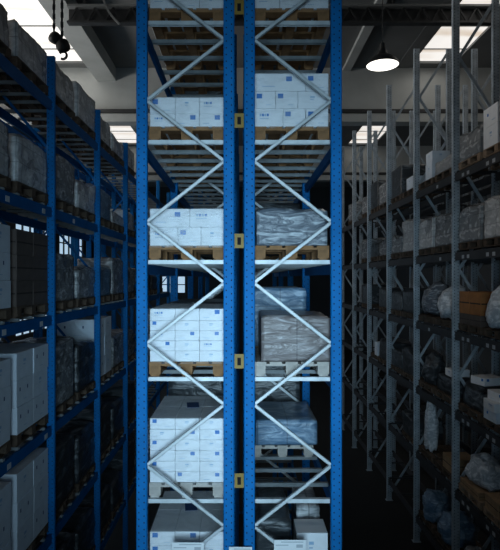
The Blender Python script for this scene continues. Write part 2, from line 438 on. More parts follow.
# ---- the two centre racks, seen end-on
FY = [5.95 + 2.8 * i for i in range(5)]
RELC = [2.92, 1.567, 0.204, -1.125, -2.51, -3.87]          # top of the support bars, relative to the eye
LVC = [ZC + r - .045 for r in RELC]
def zpx(y, D): return ZC + (278 - y) / F * D
dy_ = 60.6 / F * 5.95
z_in0 = zpx(161.7, 5.95)
def zig(first_side):
    out = []
    n0 = -14
    for i in range(-8, 8):
        z = z_in0 + dy_ * i
        if z < .25 or z > ZC + 3.95: continue
        side = first_side if i % 2 == 0 else -first_side
        out.append((side, z))
    return out
pm = [M['blue'], M['hole']]
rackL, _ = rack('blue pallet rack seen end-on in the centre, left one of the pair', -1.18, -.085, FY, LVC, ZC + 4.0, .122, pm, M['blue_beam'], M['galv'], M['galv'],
     zig(1), .038, .12, 'centre pallet racks', 1, inner_bar=M['bar_shaded'])
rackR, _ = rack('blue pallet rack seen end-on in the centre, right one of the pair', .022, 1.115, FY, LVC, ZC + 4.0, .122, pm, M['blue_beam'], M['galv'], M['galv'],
     zig(-1), .038, .12, 'centre pallet racks', 1, inner_bar=M['bar_shaded'])

# yellow row spacers bolted between the two racks
bm = bmesh.new()
box(bm, -.0515, .0515, -.02, -.012, -.08, .08, 0)
box(bm, -.0515, -.0455, -.012, .05, -.08, .08, 0); box(bm, .0455, .0515, -.012, .05, -.08, .08, 0)
sp_me = done(bm, 'row_spacer', [M['yellow']])
bm = bmesh.new(); box(bm, -.02, .02, -.0235, -.0205, -.045, .04, 0)
slot_me = done(bm, 'bolt_slot', [M['black']])
for i, (yp, lb) in enumerate(((8, 'yellow steel row spacer between the centre racks, topmost at the picture edge'), (121, 'yellow steel row spacer between the centre racks, second from the top'),
        (241, 'yellow steel row spacer between the centre racks, third from the top'), (361, 'yellow steel row spacer between the centre racks, fourth from the top'),
        (480, 'yellow steel row spacer between the centre racks, lowest one'))):
    o = empty('row_spacer', (-.0315, 5.90, zpx(yp, 5.9)), lb, 'row spacer', 'yellow row spacers')
    put('spacer_plate', sp_me, o); put('bolt_slot', slot_me, o)

# ---- left rack and the rack behind it
FL = [3.2 + 2.8 * i for i in range(8)]
RELL = [2.93, 1.16, -0.62, -2.44, -4.22, -6.0]
LVB = [ZC + r for r in (2.93, 1.50, -0.62, -2.44, -4.22)]
LVL = [ZC + r for r in RELL]
def zigL(h, p=.62, z0=.3):
    out = []; z = z0; s = -1
    while z < h - .1: out.append((s, z)); z += p; s = -s
    return out
rackA, beamsA = rack('long blue pallet rack along the left aisle, full of pallets', -4.22, -3.10, FL, LVL, ZC + 3.67, .13, pm, M['blue_beam'], M['bar_shaded'], M['blue_beam'],
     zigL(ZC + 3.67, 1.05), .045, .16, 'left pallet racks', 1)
rackB, _ = rack('blue pallet rack standing behind the left aisle rack, mostly empty', -5.55, -4.42, FL[1:], LVB, ZC + 3.67, .13, pm, M['blue_beam'], M['bar_shaded'], M['blue_beam'],
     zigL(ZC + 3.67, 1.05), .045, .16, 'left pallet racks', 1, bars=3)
# ---- right galvanised rack and its back row
FR = [9.7, 12.5, 15.3, 18.15, 20.95, 23.75, 26.55]
RELR = [2.46, .60, -1.26, -3.12, -4.98, -6.84]
LVR = [ZC + r for r in RELR]
gm = [M['galv_post'], M['hole']]
rackC, beamsC = rack('tall grey galvanised pallet rack along the right aisle', 4.95, 6.06, FR, LVR, ZC + 6.6, .17, gm, M['dark_beam'], M['dark_beam'], M['galv_post'],
     zigL(ZC + 6.6, 1.25), .07, .19, 'grey right pallet racks', -1, bars=3)
rackD, _ = rack('grey galvanised pallet rack behind the right aisle rack', 6.62, 7.73, FR, LVR, ZC + 6.6, .17, gm, M['dark_beam'], M['dark_beam'], M['galv_post'],
     zigL(ZC + 6.6, 1.25), .07, .19, 'grey right pallet racks', -1, bars=2)

# white location labels on the beams facing the right and left aisles
def find_beam(beams, root, X, y, z):
    best = None
    for b in beams:
        if b.get('kind'): continue
        wx, wy, wz = b.location.x + root.location.x, b.location.y + root.location.y, b.location.z
        if abs(wx - X) < .12 and abs(wz - z) < .02 and wy - .1 <= y <= wy + 2.8: best = b
    return best
bm = bmesh.new(); box(bm, -.0015, .0015, -.06, .06, -.04, .04, 0)
for i in range(3): box(bm, -.002, .002, -.045, .04 - .02 * i, .018 - i * .02, .024 - i * .02, 1)
lab_me = done(bm, 'location_label', [M['grey_paper'], M['grey_print']])
for X, root, beams, lv, bh, ys in ((4.95 + .085 - .024, rackC, beamsC, LVR, .19, [(l, y) for l in range(6) for y in (10.55, 10.82, 11.75, 12.02)] + [(1, 13.4), (2, 14.2), (0, 13.6)]),
                                   (-3.10 - .065 + .024, rackA, beamsA, LVL, .16, [(1, 7.1), (2, 7.0), (2, 8.3), (1, 9.9), (3, 7.15), (3, 8.5), (1, 8.4)])):
    for l, y in ys:
        b = find_beam(beams, root, X, y, lv[l])
        if b:
            o = put('location_label', lab_me, b, (X - root.location.x - b.location.x, y - root.location.y - b.location.y, -bh * .62))
            o['label'] = 'white location label on the beam'

# ================================================================ PALLETS
pal_cache = {}
def pallet_meshes(W, L, mk):
    key = (round(W, 3), round(L, 3), mk)
    if key in pal_cache: return pal_cache[key]
    bm = bmesh.new(); nb = 5; bw = W / nb * .82
    for i in range(nb):
        c = -W/2 + bw/2 + (W - bw) * i / (nb - 1); box(bm, c - bw/2, c + bw/2, -L/2, L/2, .142, .165)
    for yy in (-L/2 + .07, 0, L/2 - .07): box(bm, -W/2, W/2, yy - .07, yy + .07, .119, .1415)
    deck = done(bm, 'deck', [M[mk]])
    bm = bmesh.new()
    box(bm, -.05, .05, -L/2, L/2, 0, .022)
    for yy in (-L/2 + .075, 0, L/2 - .075): box(bm, -.065, .065, yy - .073, yy + .073, .0225, .1185)
    run = done(bm, 'runner', [M[mk]])
    pal_cache[key] = (deck, run); return deck, run
def pallet(cx, cy, z, W, L, mk, label, group):
    deck, run = pallet_meshes(W, L, mk)
    o = empty('wooden_pallet', (cx, cy, z), label, 'pallet', group)
    put('deck', deck, o)
    for x in (-W/2 + .066, 0, W/2 - .066): put('runner', run, o, (x, 0, 0))
    return o

# ================================================================ CARTONS
car_cache = {}
def carton_mesh(wx, dy, h, body, var, marks='f'):
    key = (round(wx, 2), round(dy, 2), round(h, 3), body, var, marks)
    if key in car_cache: return car_cache[key]
    rnd = random.Random(hash((round(wx*100), round(h*1000), var)) & 0xffff)
    bm = bmesh.new(); g = .0012
    fs = box(bm, -wx/2 + g, wx/2 - g, -dy/2 + g, dy/2 - g, 0, h - .002)
    bmesh.ops.bevel(bm, geom=list(bm.edges), offset=.004, segments=1, affect='EDGES')
    e = .0008
    def mark(face, u0, u1, v0, v1, mi):
        # u along the face, v up
        if face == 'f':   P = [(u0, -dy/2 + g - e, v0), (u1, -dy/2 + g - e, v0), (u1, -dy/2 + g - e, v1), (u0, -dy/2 + g - e, v1)]
        elif face == 'r': P = [(wx/2 - g + e, u0, v0), (wx/2 - g + e, u1, v0), (wx/2 - g + e, u1, v1), (wx/2 - g + e, u0, v1)]
        else:             P = [(-wx/2 + g - e, u0, v0), (-wx/2 + g - e, u1, v0), (-wx/2 + g - e, u1, v1), (-wx/2 + g - e, u0, v1)]
        quad(bm, P, mi)
    if body in ('carton', 'carton_blue_lit'):
        for face, W in (('f', wx), ('r', dy), ('l', dy)):
            if face not in marks: continue
            if var == 0:      # logo square upper left
                s = min(.055, h * .34); mark(face, -W*.40, -W*.40 + s*1.15, h*.58, h*.58 + s, 1); mark(face, W*.05, W*.30, h*.2, h*.225, 2)
            elif var == 1:    # word mark
                n = 4
                for i in range(n): mark(face, -W*.32 + i*W*.085, -W*.32 + i*W*.085 + W*.065, h*.58, h*.72, 1 if i % 2 else 2)
                mark(face, -W*.32, W*.0, h*.44, h*.47, 2)
            elif var == 2:    # logo right
                s = min(.055, h * .34); mark(face, W*.12, W*.12 + s*1.2, h*.55, h*.55 + s, 1); mark(face, -W*.35, -W*.1, h*.25, h*.28, 2)
            elif var == 3:    # faint print only
                mark(face, -W*.1, W*.05, h*.62, h*.72, 2); mark(face, -W*.1, W*.02, h*.5, h*.54, 2)
            elif var == 4:    # two small dark handling marks
                for u in (-.33, .12): mark(face, W*u, W*u + .035, h*.55, h*.55 + .055, 3)
                mark(face, -W*.1, W*.1, h*.2, h*.22, 2)
    else:
        for face, W in (('f', wx), ('r', dy), ('l', dy)):
            if face in marks: mark(face, -W*.48, W*.48, h*.47, h*.53, 4)
    me = done(bm, 'carton', [M[body], M['print'], M['print_pale'], M['print_dark'], M['seam_dark']])
    car_cache[key] = me; return me
ORD = ['top', 'second', 'third', 'fourth', 'fifth', 'sixth', 'seventh', 'eighth']
def carton(cx, cy, z, wx, dy, h, body, var, label, group, marks='f', rz=0, cat='carton'):
    o = put('carton', carton_mesh(wx, dy, h, body, var, marks), None, (cx, cy, z), (0, 0, rz))
    return tag(o, label, cat, group)

# ================================================================ FILM, WRAPPED LOADS, BAGS
def soft_box(x0, x1, y0, y1, z0, z1, amp, seed, open_bottom=False, res=.075, slump=0.0, rough=5.0, name='load', mats=(), closed_sharp=.25):
    """box with crinkled, slightly slumped faces (one continuous skin)"""
    cx, cy = (x0 + x1)/2, (y0 + y1)/2; W, D, H = x1 - x0, y1 - y0, z1 - z0
    nx, ny, nz = [max(3, int(round(s / res))) for s in (W, D, H)]
    bm = bmesh.new(); vd = {}
    def V(i, j, k):
        if (i, j, k) not in vd: vd[(i, j, k)] = bm.verts.new((W * (i / nx - .5), D * (j / ny - .5), H * k / nz))
        return vd[(i, j, k)]
    for i in range(nx):
        for j in range(ny):
            bm.faces.new((V(i,j,nz), V(i+1,j,nz), V(i+1,j+1,nz), V(i,j+1,nz)))
            if not open_bottom: bm.faces.new((V(i,j,0), V(i,j+1,0), V(i+1,j+1,0), V(i+1,j,0)))
    for i in range(nx):
        for k_ in range(nz):
            bm.faces.new((V(i,0,k_), V(i+1,0,k_), V(i+1,0,k_+1), V(i,0,k_+1)))
            bm.faces.new((V(i,ny,k_), V(i,ny,k_+1), V(i+1,ny,k_+1), V(i+1,ny,k_)))
    for j in range(ny):
        for k_ in range(nz):
            bm.faces.new((V(0,j,k_), V(0,j,k_+1), V(0,j+1,k_+1), V(0,j+1,k_)))
            bm.faces.new((V(nx,j,k_), V(nx,j+1,k_), V(nx,j+1,k_+1), V(nx,j,k_+1)))
    sv = Vector((seed * 7.3, seed * 3.1, seed * 5.7))
    for v in bm.verts:
        p = v.co.copy(); u = p.z / H
        n = noise.noise(p * rough + sv); n2 = noise.noise(Vector((p.x * 2, p.y * 2, p.z * 14)) + sv)
        big = noise.noise(p * 1.6 + sv)
        d = amp * (.55 * n + .45 * n2)
        ex = abs(p.x) / (W/2) > .98; ey = abs(p.y) / (D/2) > .98; top = u > .98
        if ex: v.co.x += math.copysign(d, p.x) + slump * .5 * big * u * math.copysign(1, p.x)
        if ey: v.co.y += math.copysign(d, p.y) + slump * .5 * big * u * math.copysign(1, p.y)
        if top or u > .5: v.co.z += (d if top else 0) + slump * big * u
        if top and (ex or ey): v.co.z -= amp * .9 + slump * .25; v.co.x *= 1 - amp*.6; v.co.y *= 1 - amp*.6
        if v.co.z < 0 or p.z == 0: v.co.z = 0
    return done(bm, name, list(mats), smooth=True), (cx, cy, z0)
def wrapped(x0, x1, y0, y1, z0, z1, mk, seed, label, group, amp=.018, slump=.0, name='wrapped_load', cat='wrapped load', res=.075):
    me, loc = soft_box(x0 + amp, x1 - amp, y0 + amp, y1 - amp, z0, z1, amp, seed, slump=slump, res=res, name=name, mats=[M[mk]])
    loc = (loc[0], loc[1], loc[2] + .003)
    return tag(put(name, me, None, loc), label, cat, group)
def film(x0, x1, y0, y1, z0, z1, mk, seed, label, amp=.010):
    me, loc = soft_box(x0, x1, y0, y1, z0, z1, amp, seed, open_bottom=True, res=.05, name='stretch_film', mats=[M[mk]])
    return tag(put('stretch_film', me, None, loc), label, 'stretch film', 'stretch film around the centre carton stacks')
def bag(cx, cy, z, rx, ry, rz, mk, seed, label, group=None, name='plastic_bag', cat='plastic bag'):
    bm = bmesh.new(); bmesh.ops.create_icosphere(bm, subdivisions=4, radius=1)
    sv = Vector((seed * 3.7, seed * 1.9, seed * 2.3))
    for v in bm.verts:
        p = v.co.copy(); d = 1 + .22 * noise.noise(p * 1.7 + sv) + .12 * noise.noise(p * 4.5 + sv) + .10 * abs(noise.noise(p * 8 + sv)) + .05 * noise.noise(p * 19 + sv)
        v.co = Vector((p.x * rx * d, p.y * ry * d, max(-.55, p.z) * rz * d))
    zmin = min(v.co.z for v in bm.verts)
    for v in bm.verts: v.co.z -= zmin
    me = done(bm, name, [M[mk]], smooth=True)
    return tag(put(name, me, None, (cx, cy, z)), label, cat, group)

rnd = random.Random(11)
PT = .165
# ================================================================ LOADS ON THE CENTRE RACKS
SH = ['top', 'second', 'third', 'fourth', 'fifth', 'lowest']
def xp(x, D): return (x - 242) / F * D
Y0, Y1 = 6.06, 7.26            # first pallet place
Z0, Z1 = 7.42, 8.62            # second pallet place
LC, RC = -.632, .568           # bay centres
PW = .86
def cpal(side, lv, slot, mk):
    cx = LC if side == 'left' else RC
    a, b = ((Y0, Y1), (Z0, Z1), (8.90, 10.1), (10.3, 11.5))[slot]
    where = ('front', 'second', 'third', 'fourth')[slot]
    col = {'wood': 'wooden', 'wood_dark': 'brown wooden', 'wood_shaded': mat('shade_dark_pallet_wood', (0.09, 0.06, 0.04), 0.85, var=0.3, vscale=9, bump=0.3, bscale=60),
 'wood_pale': 'pale wooden'}[mk]
    return pallet(cx, (a + b)/2, ZC + RELC[lv] + .0005, PW, b - a, mk,
        '%s pallet on %s shelf of %s centre rack, %s place' % (col, SH[lv], side, where), 'pallets in the centre racks')
def stack(side, lv, layers, body='carton', rows=2, film_mk='film', xa=None, xb=None, seed=0):
    """layers: from the bottom up, each (height, [column edges 0..1], [marks])"""
    z = ZC + RELC[lv] + PT + .001
    cx = LC if side == 'left' else RC
    xa = cx - .425 if xa is None else xa; xb = cx + .425 if xb is None else xb
    zb = z; n = len(layers)
    for li, (h, edges, vs) in enumerate(layers):
        nm = ORD[n - 1 - li]
        for ci in range(len(edges) - 1):
            a = xa + (xb - xa) * edges[ci]; b = xa + (xb - xa) * edges[ci+1]
            nc = len(edges) - 1
            cn = ('left', 'right')[ci] if nc == 2 else ('left', 'middle', 'right')[ci] if nc == 3 else 'only'
            for r in range(rows):
                dpt = .58; y = Y0 + .015 + dpt/2 + r * (dpt + .005)
                lab = 'white printed carton, %s layer, %s, %s, %s shelf of %s centre rack' % (nm, cn, 'front row' if r == 0 else 'rear row', SH[lv], side)
                carton((a+b)/2, y + rnd.uniform(0, .006) * (r == 0), z, b - a - .001, dpt, h, body, vs[ci], lab, 'white cartons on the centre racks', 'flr')
        z += h
    if film_mk:
        film(xa - .012, xb + .012, Y0 + .0, Y0 + 1.20, zb - .02, z + .012, film_mk, seed + lv + (0 if side == 'left' else 9),
             '%s stretch film around white cartons on %s shelf of %s centre rack' % ('milky' if film_mk == 'film_milky' else 'clear', SH[lv], side))
    return z
T3 = [0, .34, .67, 1]; T2 = [0, .54, 1]
def hpx(a, b, D=6.08): return (b - a) / F * D
# left bay
cpal('left', 0, 0, 'wood_dark')
stack('left', 0, [(.19, T3, (1, 0, 3)), (.19, T3, (0, 2, 1)), (.19, T3, (3, 1, 0))], rows=1)
cpal('left', 1, 0, 'wood_dark')
stack('left', 1, [(.15, T3, (1, 2, 2)), (.191, T3, (0, 3, 1))], rows=1)
cpal('left', 2, 0, 'wood_dark')
stack('left', 2, [(.215, [0, .38, .69, 1], (1, 0, 3)), (.21, T2, (2, 1))], rows=1, film_mk='film_milky')
cpal('left', 3, 0, 'wood_dark')
stack('left', 3, [(.125, T3, (3, 3, 3)), (.115, T3, (2, 3, 1)), (.115, T3, (1, 2, 2)), (.115, T3, (0, 3, 3)), (.138, T3, (1, 3, 2))])
cpal('left', 4, 0, 'wood_pale')
zt4 = stack('left', 4, [(.122, T3, (3, 0, 2)), (.122, T3, (0, 3, 3)), (.122, T3, (3, 2, 2)), (.122, T3, (0, 3, 3)), (.122, T3, (3, 2, 2)), (.124, T3, (0, 3, 3))], xb=LC + .43)
cpal('left', 5, 0, 'wood')
zt5 = stack('left', 5, [(.159, T3, (3, 0, 2)), (.159, T3, (0, 3, 3)), (.159, T3, (3, 2, 2)), (.159, T3, (0, 3, 3)), (.16, T3, (0, 2, 3))])
# right bay
cpal('right', 0, 0, 'wood_dark')
stack('right', 0, [(.19, T3, (1, 0, 2)), (.19, T3, (0, 2, 1)), (.19, T2, (1, 0))], rows=1)
cpal('right', 1, 0, 'wood_dark')
stack('right', 1, [(.21, [0, .385, .69, 1], (1, 0, 0)), (.2, [0, .285, .585, 1], (0, 0, 3)), (.205, [0, .69, 1], (2, 0))], rows=1)
cpal('right', 2, 0, 'wood_dark')
wrapped(RC - .42, RC + .43, Y0, Y1, ZC + RELC[2] + PT, zpx(209, 6.1), 'wrap_crinkle', 3, 'crinkled grey film-wrapped load on third shelf of right centre rack', 'wrapped loads in the centre racks', amp=.022, slump=.03, res=.04)
cpal('right', 3, 0, 'wood_pale')
wrapped(xp(260, 6.1), xp(332, 6.1), Y0, Y1, ZC + RELC[3] + PT, zpx(316, 6.1), 'wrap_brown', 5, 'brown goods in shiny crumpled film, fourth shelf of right centre rack', 'wrapped loads in the centre racks', amp=.02, slump=.02, res=.04)
cpal('right', 3, 1, 'wood')
wrapped(xp(252, 7.45), xp(307, 7.45), Z0, Z1, ZC + RELC[3] + PT, zpx(288, 7.45), 'wrap_blue', 8, 'bluish film-wrapped load behind the brown one, right centre rack', 'wrapped loads in the centre racks', amp=.015, res=.05)
cpal('right', 4, 1, 'wood_pale')
wrapped(xp(255, 7.45), xp(318, 7.45), Z0, Z1, ZC + RELC[4] + PT, zpx(420, 7.45), 'wrap_blue', 12, 'bluish wrapped load set back on fifth shelf of right centre rack', 'wrapped loads in the centre racks', amp=.015, res=.05)
cpal('right', 5, 0, 'wood')
wrapped(RC - .42, RC + .02, Y0 + .05, Y1, ZC + RELC[5] + PT, zpx(518, 6.2), 'wrap_dark_shaded', 14, 'dark goods under clear film on lowest shelf of right centre rack', 'wrapped loads in the centre racks', amp=.02, slump=.04, res=.045)
wrapped(RC + .09, RC + .41, Y0 + .46, Y1, ZC + RELC[5] + PT, zpx(507, 6.5), 'wrap_grey', 15, 'tall grey wrapped goods behind a white carton, lowest right centre shelf', 'wrapped loads in the centre racks', amp=.02, slump=.03, res=.045)
zc_ = ZC + RELC[5] + PT + .001
carton(xp(311, 6.1), Y0 + .2, zc_, .37, .36, .42, 'carton', 3, 'plain white carton, lower of two, on lowest right centre shelf', 'two white cartons on the lowest right centre shelf', 'flr')
carton(xp(312, 6.1), Y0 + .2, zc_ + .42, .36, .36, zpx(532, 6.1) - zc_ - .42, 'carton', 3, 'plain white carton, upper of two, on lowest right centre shelf', 'two white cartons on the lowest right centre shelf', 'flr')
# second and later places in the bays
def cw(side, lv, slot, h, mk, seed, txt):
    a, b = ((Y0, Y1), (Z0, Z1), (8.90, 10.1), (10.3, 11.5))[slot]; cx = LC if side == 'left' else RC
    cpal(side, lv, slot, 'wood_dark')
    wrapped(cx - .42, cx + .42, a, b, ZC + RELC[lv] + PT, ZC + RELC[lv] + PT + h, mk, seed,
        '%s wrapped load, %s shelf of %s centre rack, %s place' % (txt, SH[lv], side, ('front', 'second', 'third', 'fourth')[slot]), 'wrapped loads in the centre racks')
cw('left', 3, 1, .62, 'wrap_dark_shaded', 21, 'dark'); cw('left', 4, 1, .95, 'wrap_dark_shaded', 22, 'dark')
cw('left', 0, 1, .7, 'wrap_grey', 23, 'grey'); cw('right', 0, 1, .7, 'wrap_grey', 24, 'grey')
cw('left', 1, 1, .55, 'wrap_grey', 25, 'grey'); cw('right', 1, 1, .6, 'wrap_grey', 26, 'grey')
cw('left', 0, 2, .8, 'wrap_grey', 27, 'grey'); cw('right', 0, 2, .8, 'wrap_grey', 28, 'grey')
cw('left', 1, 2, .8, 'wrap_grey', 29, 'grey'); cw('right', 1, 2, .8, 'wrap_grey', 30, 'grey')
cw('right', 2, 2, .9, 'wrap_dark_shaded', 31, 'dark'); cw('right', 3, 2, .8, 'wrap_dark_shaded', 32, 'dark'); cw('right', 4, 2, .9, 'wrap_dark_shaded', 33, 'dark')
cw('left', 4, 2, .9, 'wrap_dark_shaded', 34, 'dark'); cw('left', 2, 3, .5, 'wrap_dark_shaded', 35, 'dark')

# black document pouches lying on the two low stacks
for nm, zt, x, y in (('fifth', zt4, 193, 6.62), ('lowest', zt5, 191, 6.70)):
    bm = bmesh.new(); box(bm, -.075, .075, -.13, .13, 0, .004); bmesh.ops.bevel(bm, geom=list(bm.edges), offset=.0015, segments=1, affect='EDGES')
    tag(put('document_pouch', done(bm, 'document_pouch', [M['print_dark']]), None, (xp(x, y), y, zt + .024), (0, 0, .12)),
        'dark document pouch on top of the carton stack, %s shelf, left centre rack' % nm, 'document pouch', 'document pouches on the carton stacks')

# white rack signs at the foot of the picture
def sign(x0, x1, ytop, h, label):
    D = 5.86; bm = bmesh.new(); X0, X1 = xp(x0, D), xp(x1, D); wv = X1 - X0
    box(bm, -wv/2, wv/2, 0, .004, -h, 0)
    o = empty('rack_sign', ((X0+X1)/2, D, zpx(ytop, D)), label, 'sign', 'white signs low on the centre racks')
    put('sign_plate', done(bm, 'sign_plate', [M['white_paper']]), o)
    bm = bmesh.new()
    box(bm, -wv*.28, wv*.42, -.001, -.0002, -.028, -.018)
    box(bm, -wv*.45, -wv*.05, -.001, -.0002, -.062, -.052); box(bm, wv*.2, wv*.4, -.001, -.0002, -.085, -.05)
    put('printed_lines', done(bm, 'printed_lines', [M['grey_print']]), o)
sign(172, 204, 542.5, .20, 'white printed sign at the foot of the left centre rack')
sign(229, 252, 547, .16, 'small white sign across the gap between the centre racks')
sign(274, 306, 540, .21, 'white printed sign at the foot of the right centre rack')

# ================================================================ LOADS ON THE LEFT RACK
BAY = ['nearest', 'second', 'third', 'fourth', 'fifth', 'sixth']
LS = ['top', 'second', 'third', 'fourth', 'fifth', 'bottom']
def lslot(b, s):
    f = FL[1 + b]; return (f + .10, f + 1.30) if s == 0 else (f + 1.50, f + 2.70)
def lwhere(l, b, s): return '%s shelf of left blue rack, %s bay, %s half' % (LS[l], BAY[b], ('near', 'far')[s])
XF, XBK = -3.17, -4.10
def lpal(l, b, s, mk='wood_shaded'):
    a, e = lslot(b, s)
    pallet((XF + XBK)/2, (a+e)/2, LVL[l] + .046, XF - XBK - .02, e - a, mk, 'wooden pallet, ' + lwhere(l, b, s), 'pallets in the left rack')
def lwrap(l, b, s, top, mk, seed, txt, slump=.05, xin=0.0):
    lpal(l, b, s); a, e = lslot(b, s); z = LVL[l] + .046 + PT
    wrapped(XBK, XF - xin, a, e, z, ZC + top, mk, seed, txt + ' film-wrapped load, ' + lwhere(l, b, s), 'wrapped loads in the left rack', amp=.032, slump=slump * 1.3, res=.055)
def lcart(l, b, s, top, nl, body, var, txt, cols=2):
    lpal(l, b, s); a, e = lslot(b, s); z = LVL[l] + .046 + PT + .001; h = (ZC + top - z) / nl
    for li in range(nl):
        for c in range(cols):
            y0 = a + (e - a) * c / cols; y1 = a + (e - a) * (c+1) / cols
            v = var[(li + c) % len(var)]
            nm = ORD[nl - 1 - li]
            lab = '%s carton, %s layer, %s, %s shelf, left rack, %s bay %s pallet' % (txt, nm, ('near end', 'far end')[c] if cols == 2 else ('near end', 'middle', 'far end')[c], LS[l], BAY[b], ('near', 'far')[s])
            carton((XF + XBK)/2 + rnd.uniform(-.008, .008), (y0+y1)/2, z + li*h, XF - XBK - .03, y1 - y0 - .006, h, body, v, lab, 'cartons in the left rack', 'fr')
# top shelf
lwrap(0, 0, 0, 3.72, 'wrap_pale', 41, 'pale grey', .10); lwrap(0, 0, 1, 3.72, 'wrap_pale', 42, 'pale grey', .10)
lwrap(0, 1, 0, 3.80, 'wrap_pale', 43, 'pale grey', .06); lwrap(0, 1, 1, 3.85, 'wrap_pale', 44, 'pale grey', .05)
lwrap(0, 2, 0, 3.70, 'wrap_pale', 45, 'pale', .06); lwrap(0, 2, 1, 3.6, 'wrap_pale', 46, 'pale', .06)
lwrap(0, 3, 0, 3.70, 'wrap_pale', 47, 'pale', .06)
# second shelf
lwrap(1, 0, 0, 2.10, 'wrap_pale', 48, 'pale', .05); lwrap(1, 0, 1, 2.08, 'wrap_pale', 49, 'pale', .05)
lwrap(1, 1, 0, 2.16, 'wrap_grey', 50, 'grey', .05); lwrap(1, 1, 1, 1.98, 'wrap_pale', 51, 'pale', .08)
lwrap(1, 2, 0, 2.02, 'wrap_blue', 52, 'bluish', .05); lwrap(1, 2, 1, 1.7, 'wrap_pale', 53, 'pale', .08)
lwrap(1, 3, 0, 1.9, 'wrap_pale', 54, 'pale', .05)
# third shelf
lcart(2, 0, 0, .72, 3, 'carton_blue_lit', (4, 3), 'white'); lcart(2, 0, 1, .70, 3, 'brown', (0, 1), 'brown')
lwrap(2, 1, 0, .44, 'wrap_grey', 55, 'grey', .05); lwrap(2, 1, 1, .20, 'wrap_grey', 56, 'grey', .06)
lwrap(2, 2, 0, .25, 'wrap_blue', 57, 'bluish', .04); lwrap(2, 2, 1, .5, 'wrap_grey', 58, 'grey', .05)
lwrap(2, 3, 0, .3, 'wrap_grey', 59, 'grey', .05)
# fourth shelf
lcart(3, 0, 0, -1.10, 3, 'carton_blue_lit', (4, 3), 'white'); lcart(3, 0, 1, -1.07, 3, 'carton_blue_lit', (4, 4, 3), 'white')
lwrap(3, 1, 0, -1.12, 'wrap_grey', 60, 'grey', .03); lwrap(3, 1, 1, -1.32, 'wrap_dark_shaded', 61, 'dark', .05)
lcart(3, 2, 0, -.92, 3, 'carton_blue_lit', (4, 3), 'pale blue'); lwrap(3, 2, 1, -1.45, 'wrap_grey', 62, 'grey', .05)
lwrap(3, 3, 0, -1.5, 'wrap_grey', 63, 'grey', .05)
lwrap(2, 4, 0, .3, 'wrap_dark_shaded', 67, 'dark', .04); lwrap(2, 4, 1, .1, 'wrap_dark_shaded', 68, 'dark', .04); lwrap(2, 5, 0, .2, 'wrap_dark_shaded', 69, 'dark', .04)
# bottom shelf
lcart(4, 0, 0, -2.80, 3, 'carton_blue_lit', (4, 3), 'white'); lcart(4, 0, 1, -2.78, 3, 'carton_blue_lit', (3, 4), 'white')
lwrap(4, 1, 0, -2.95, 'wrap_dark_shaded', 64, 'dark', .05); lwrap(4, 1, 1, -3.1, 'wrap_dark_shaded', 65, 'dark', .05)
lwrap(4, 2, 0, -3.0, 'wrap_dark_shaded', 66, 'dark', .05)
lwrap(5, 0, 1, -4.9, 'wrap_dark_shaded', 130, 'dark', .05)
for b in (1, 2, 3):
    for q in (0, 1): lwrap(5, b, q, (-4.8, -5.0, -4.7)[b - 1] - .12 * q, 'wrap_dark_shaded', 131 + b * 2 + q, 'dark', .05)
lwrap(4, 2, 1, -3.2, 'wrap_dark_shaded', 141, 'dark', .05); lwrap(4, 3, 0, -3.0, 'wrap_dark_shaded', 142, 'dark', .05); lwrap(4, 3, 1, -3.3, 'wrap_dark_shaded', 143, 'dark', .05)
# a few loads in the rack behind it
for l, b, s, top, mk, seed, t in ((3, 1, 0, -1.2, 'wrap_blue', 70, 'bluish'), (3, 2, 1, -1.6, 'wrap_pale', 71, 'pale'), (2, 2, 0, .1, 'wrap_grey', 72, 'grey'), (2, 4, 0, .4, 'wrap_grey', 73, 'grey'),
                               (1, 1, 0, 2.0, 'wrap_dark_shaded', 74, 'dark'), (1, 2, 0, 2.1, 'wrap_dark_shaded', 75, 'dark'), (1, 3, 1, 2.0, 'wrap_dark_shaded', 76, 'dark'), (1, 0, 0, 2.0, 'wrap_dark_shaded', 77, 'dark'), (1, 0, 1, 2.1, 'wrap_dark_shaded', 78, 'dark'), (4, 1, 0, -3.0, 'wrap_dark_shaded', 79, 'dark'), (4, 2, 0, -3.0, 'wrap_dark_shaded', 80, 'dark'), (4, 3, 0, -3.0, 'wrap_dark_shaded', 83, 'dark')):
    a, e = lslot(b, s); z = LVB[l] + .046
    wv = '%s shelf of rack behind left blue rack, %s bay, %s half' % (LS[l], BAY[b], ('near', 'far')[s])
    pallet(-4.985, (a+e)/2, z, .9, e - a, 'wood_shaded', 'wooden pallet, ' + wv, 'pallets in the rack behind the left one')
    wrapped(-5.43, -4.54, a, e, z + PT, ZC + top, mk, seed, t + ' wrapped load, ' + wv, 'wrapped loads behind the left rack', slump=.04)

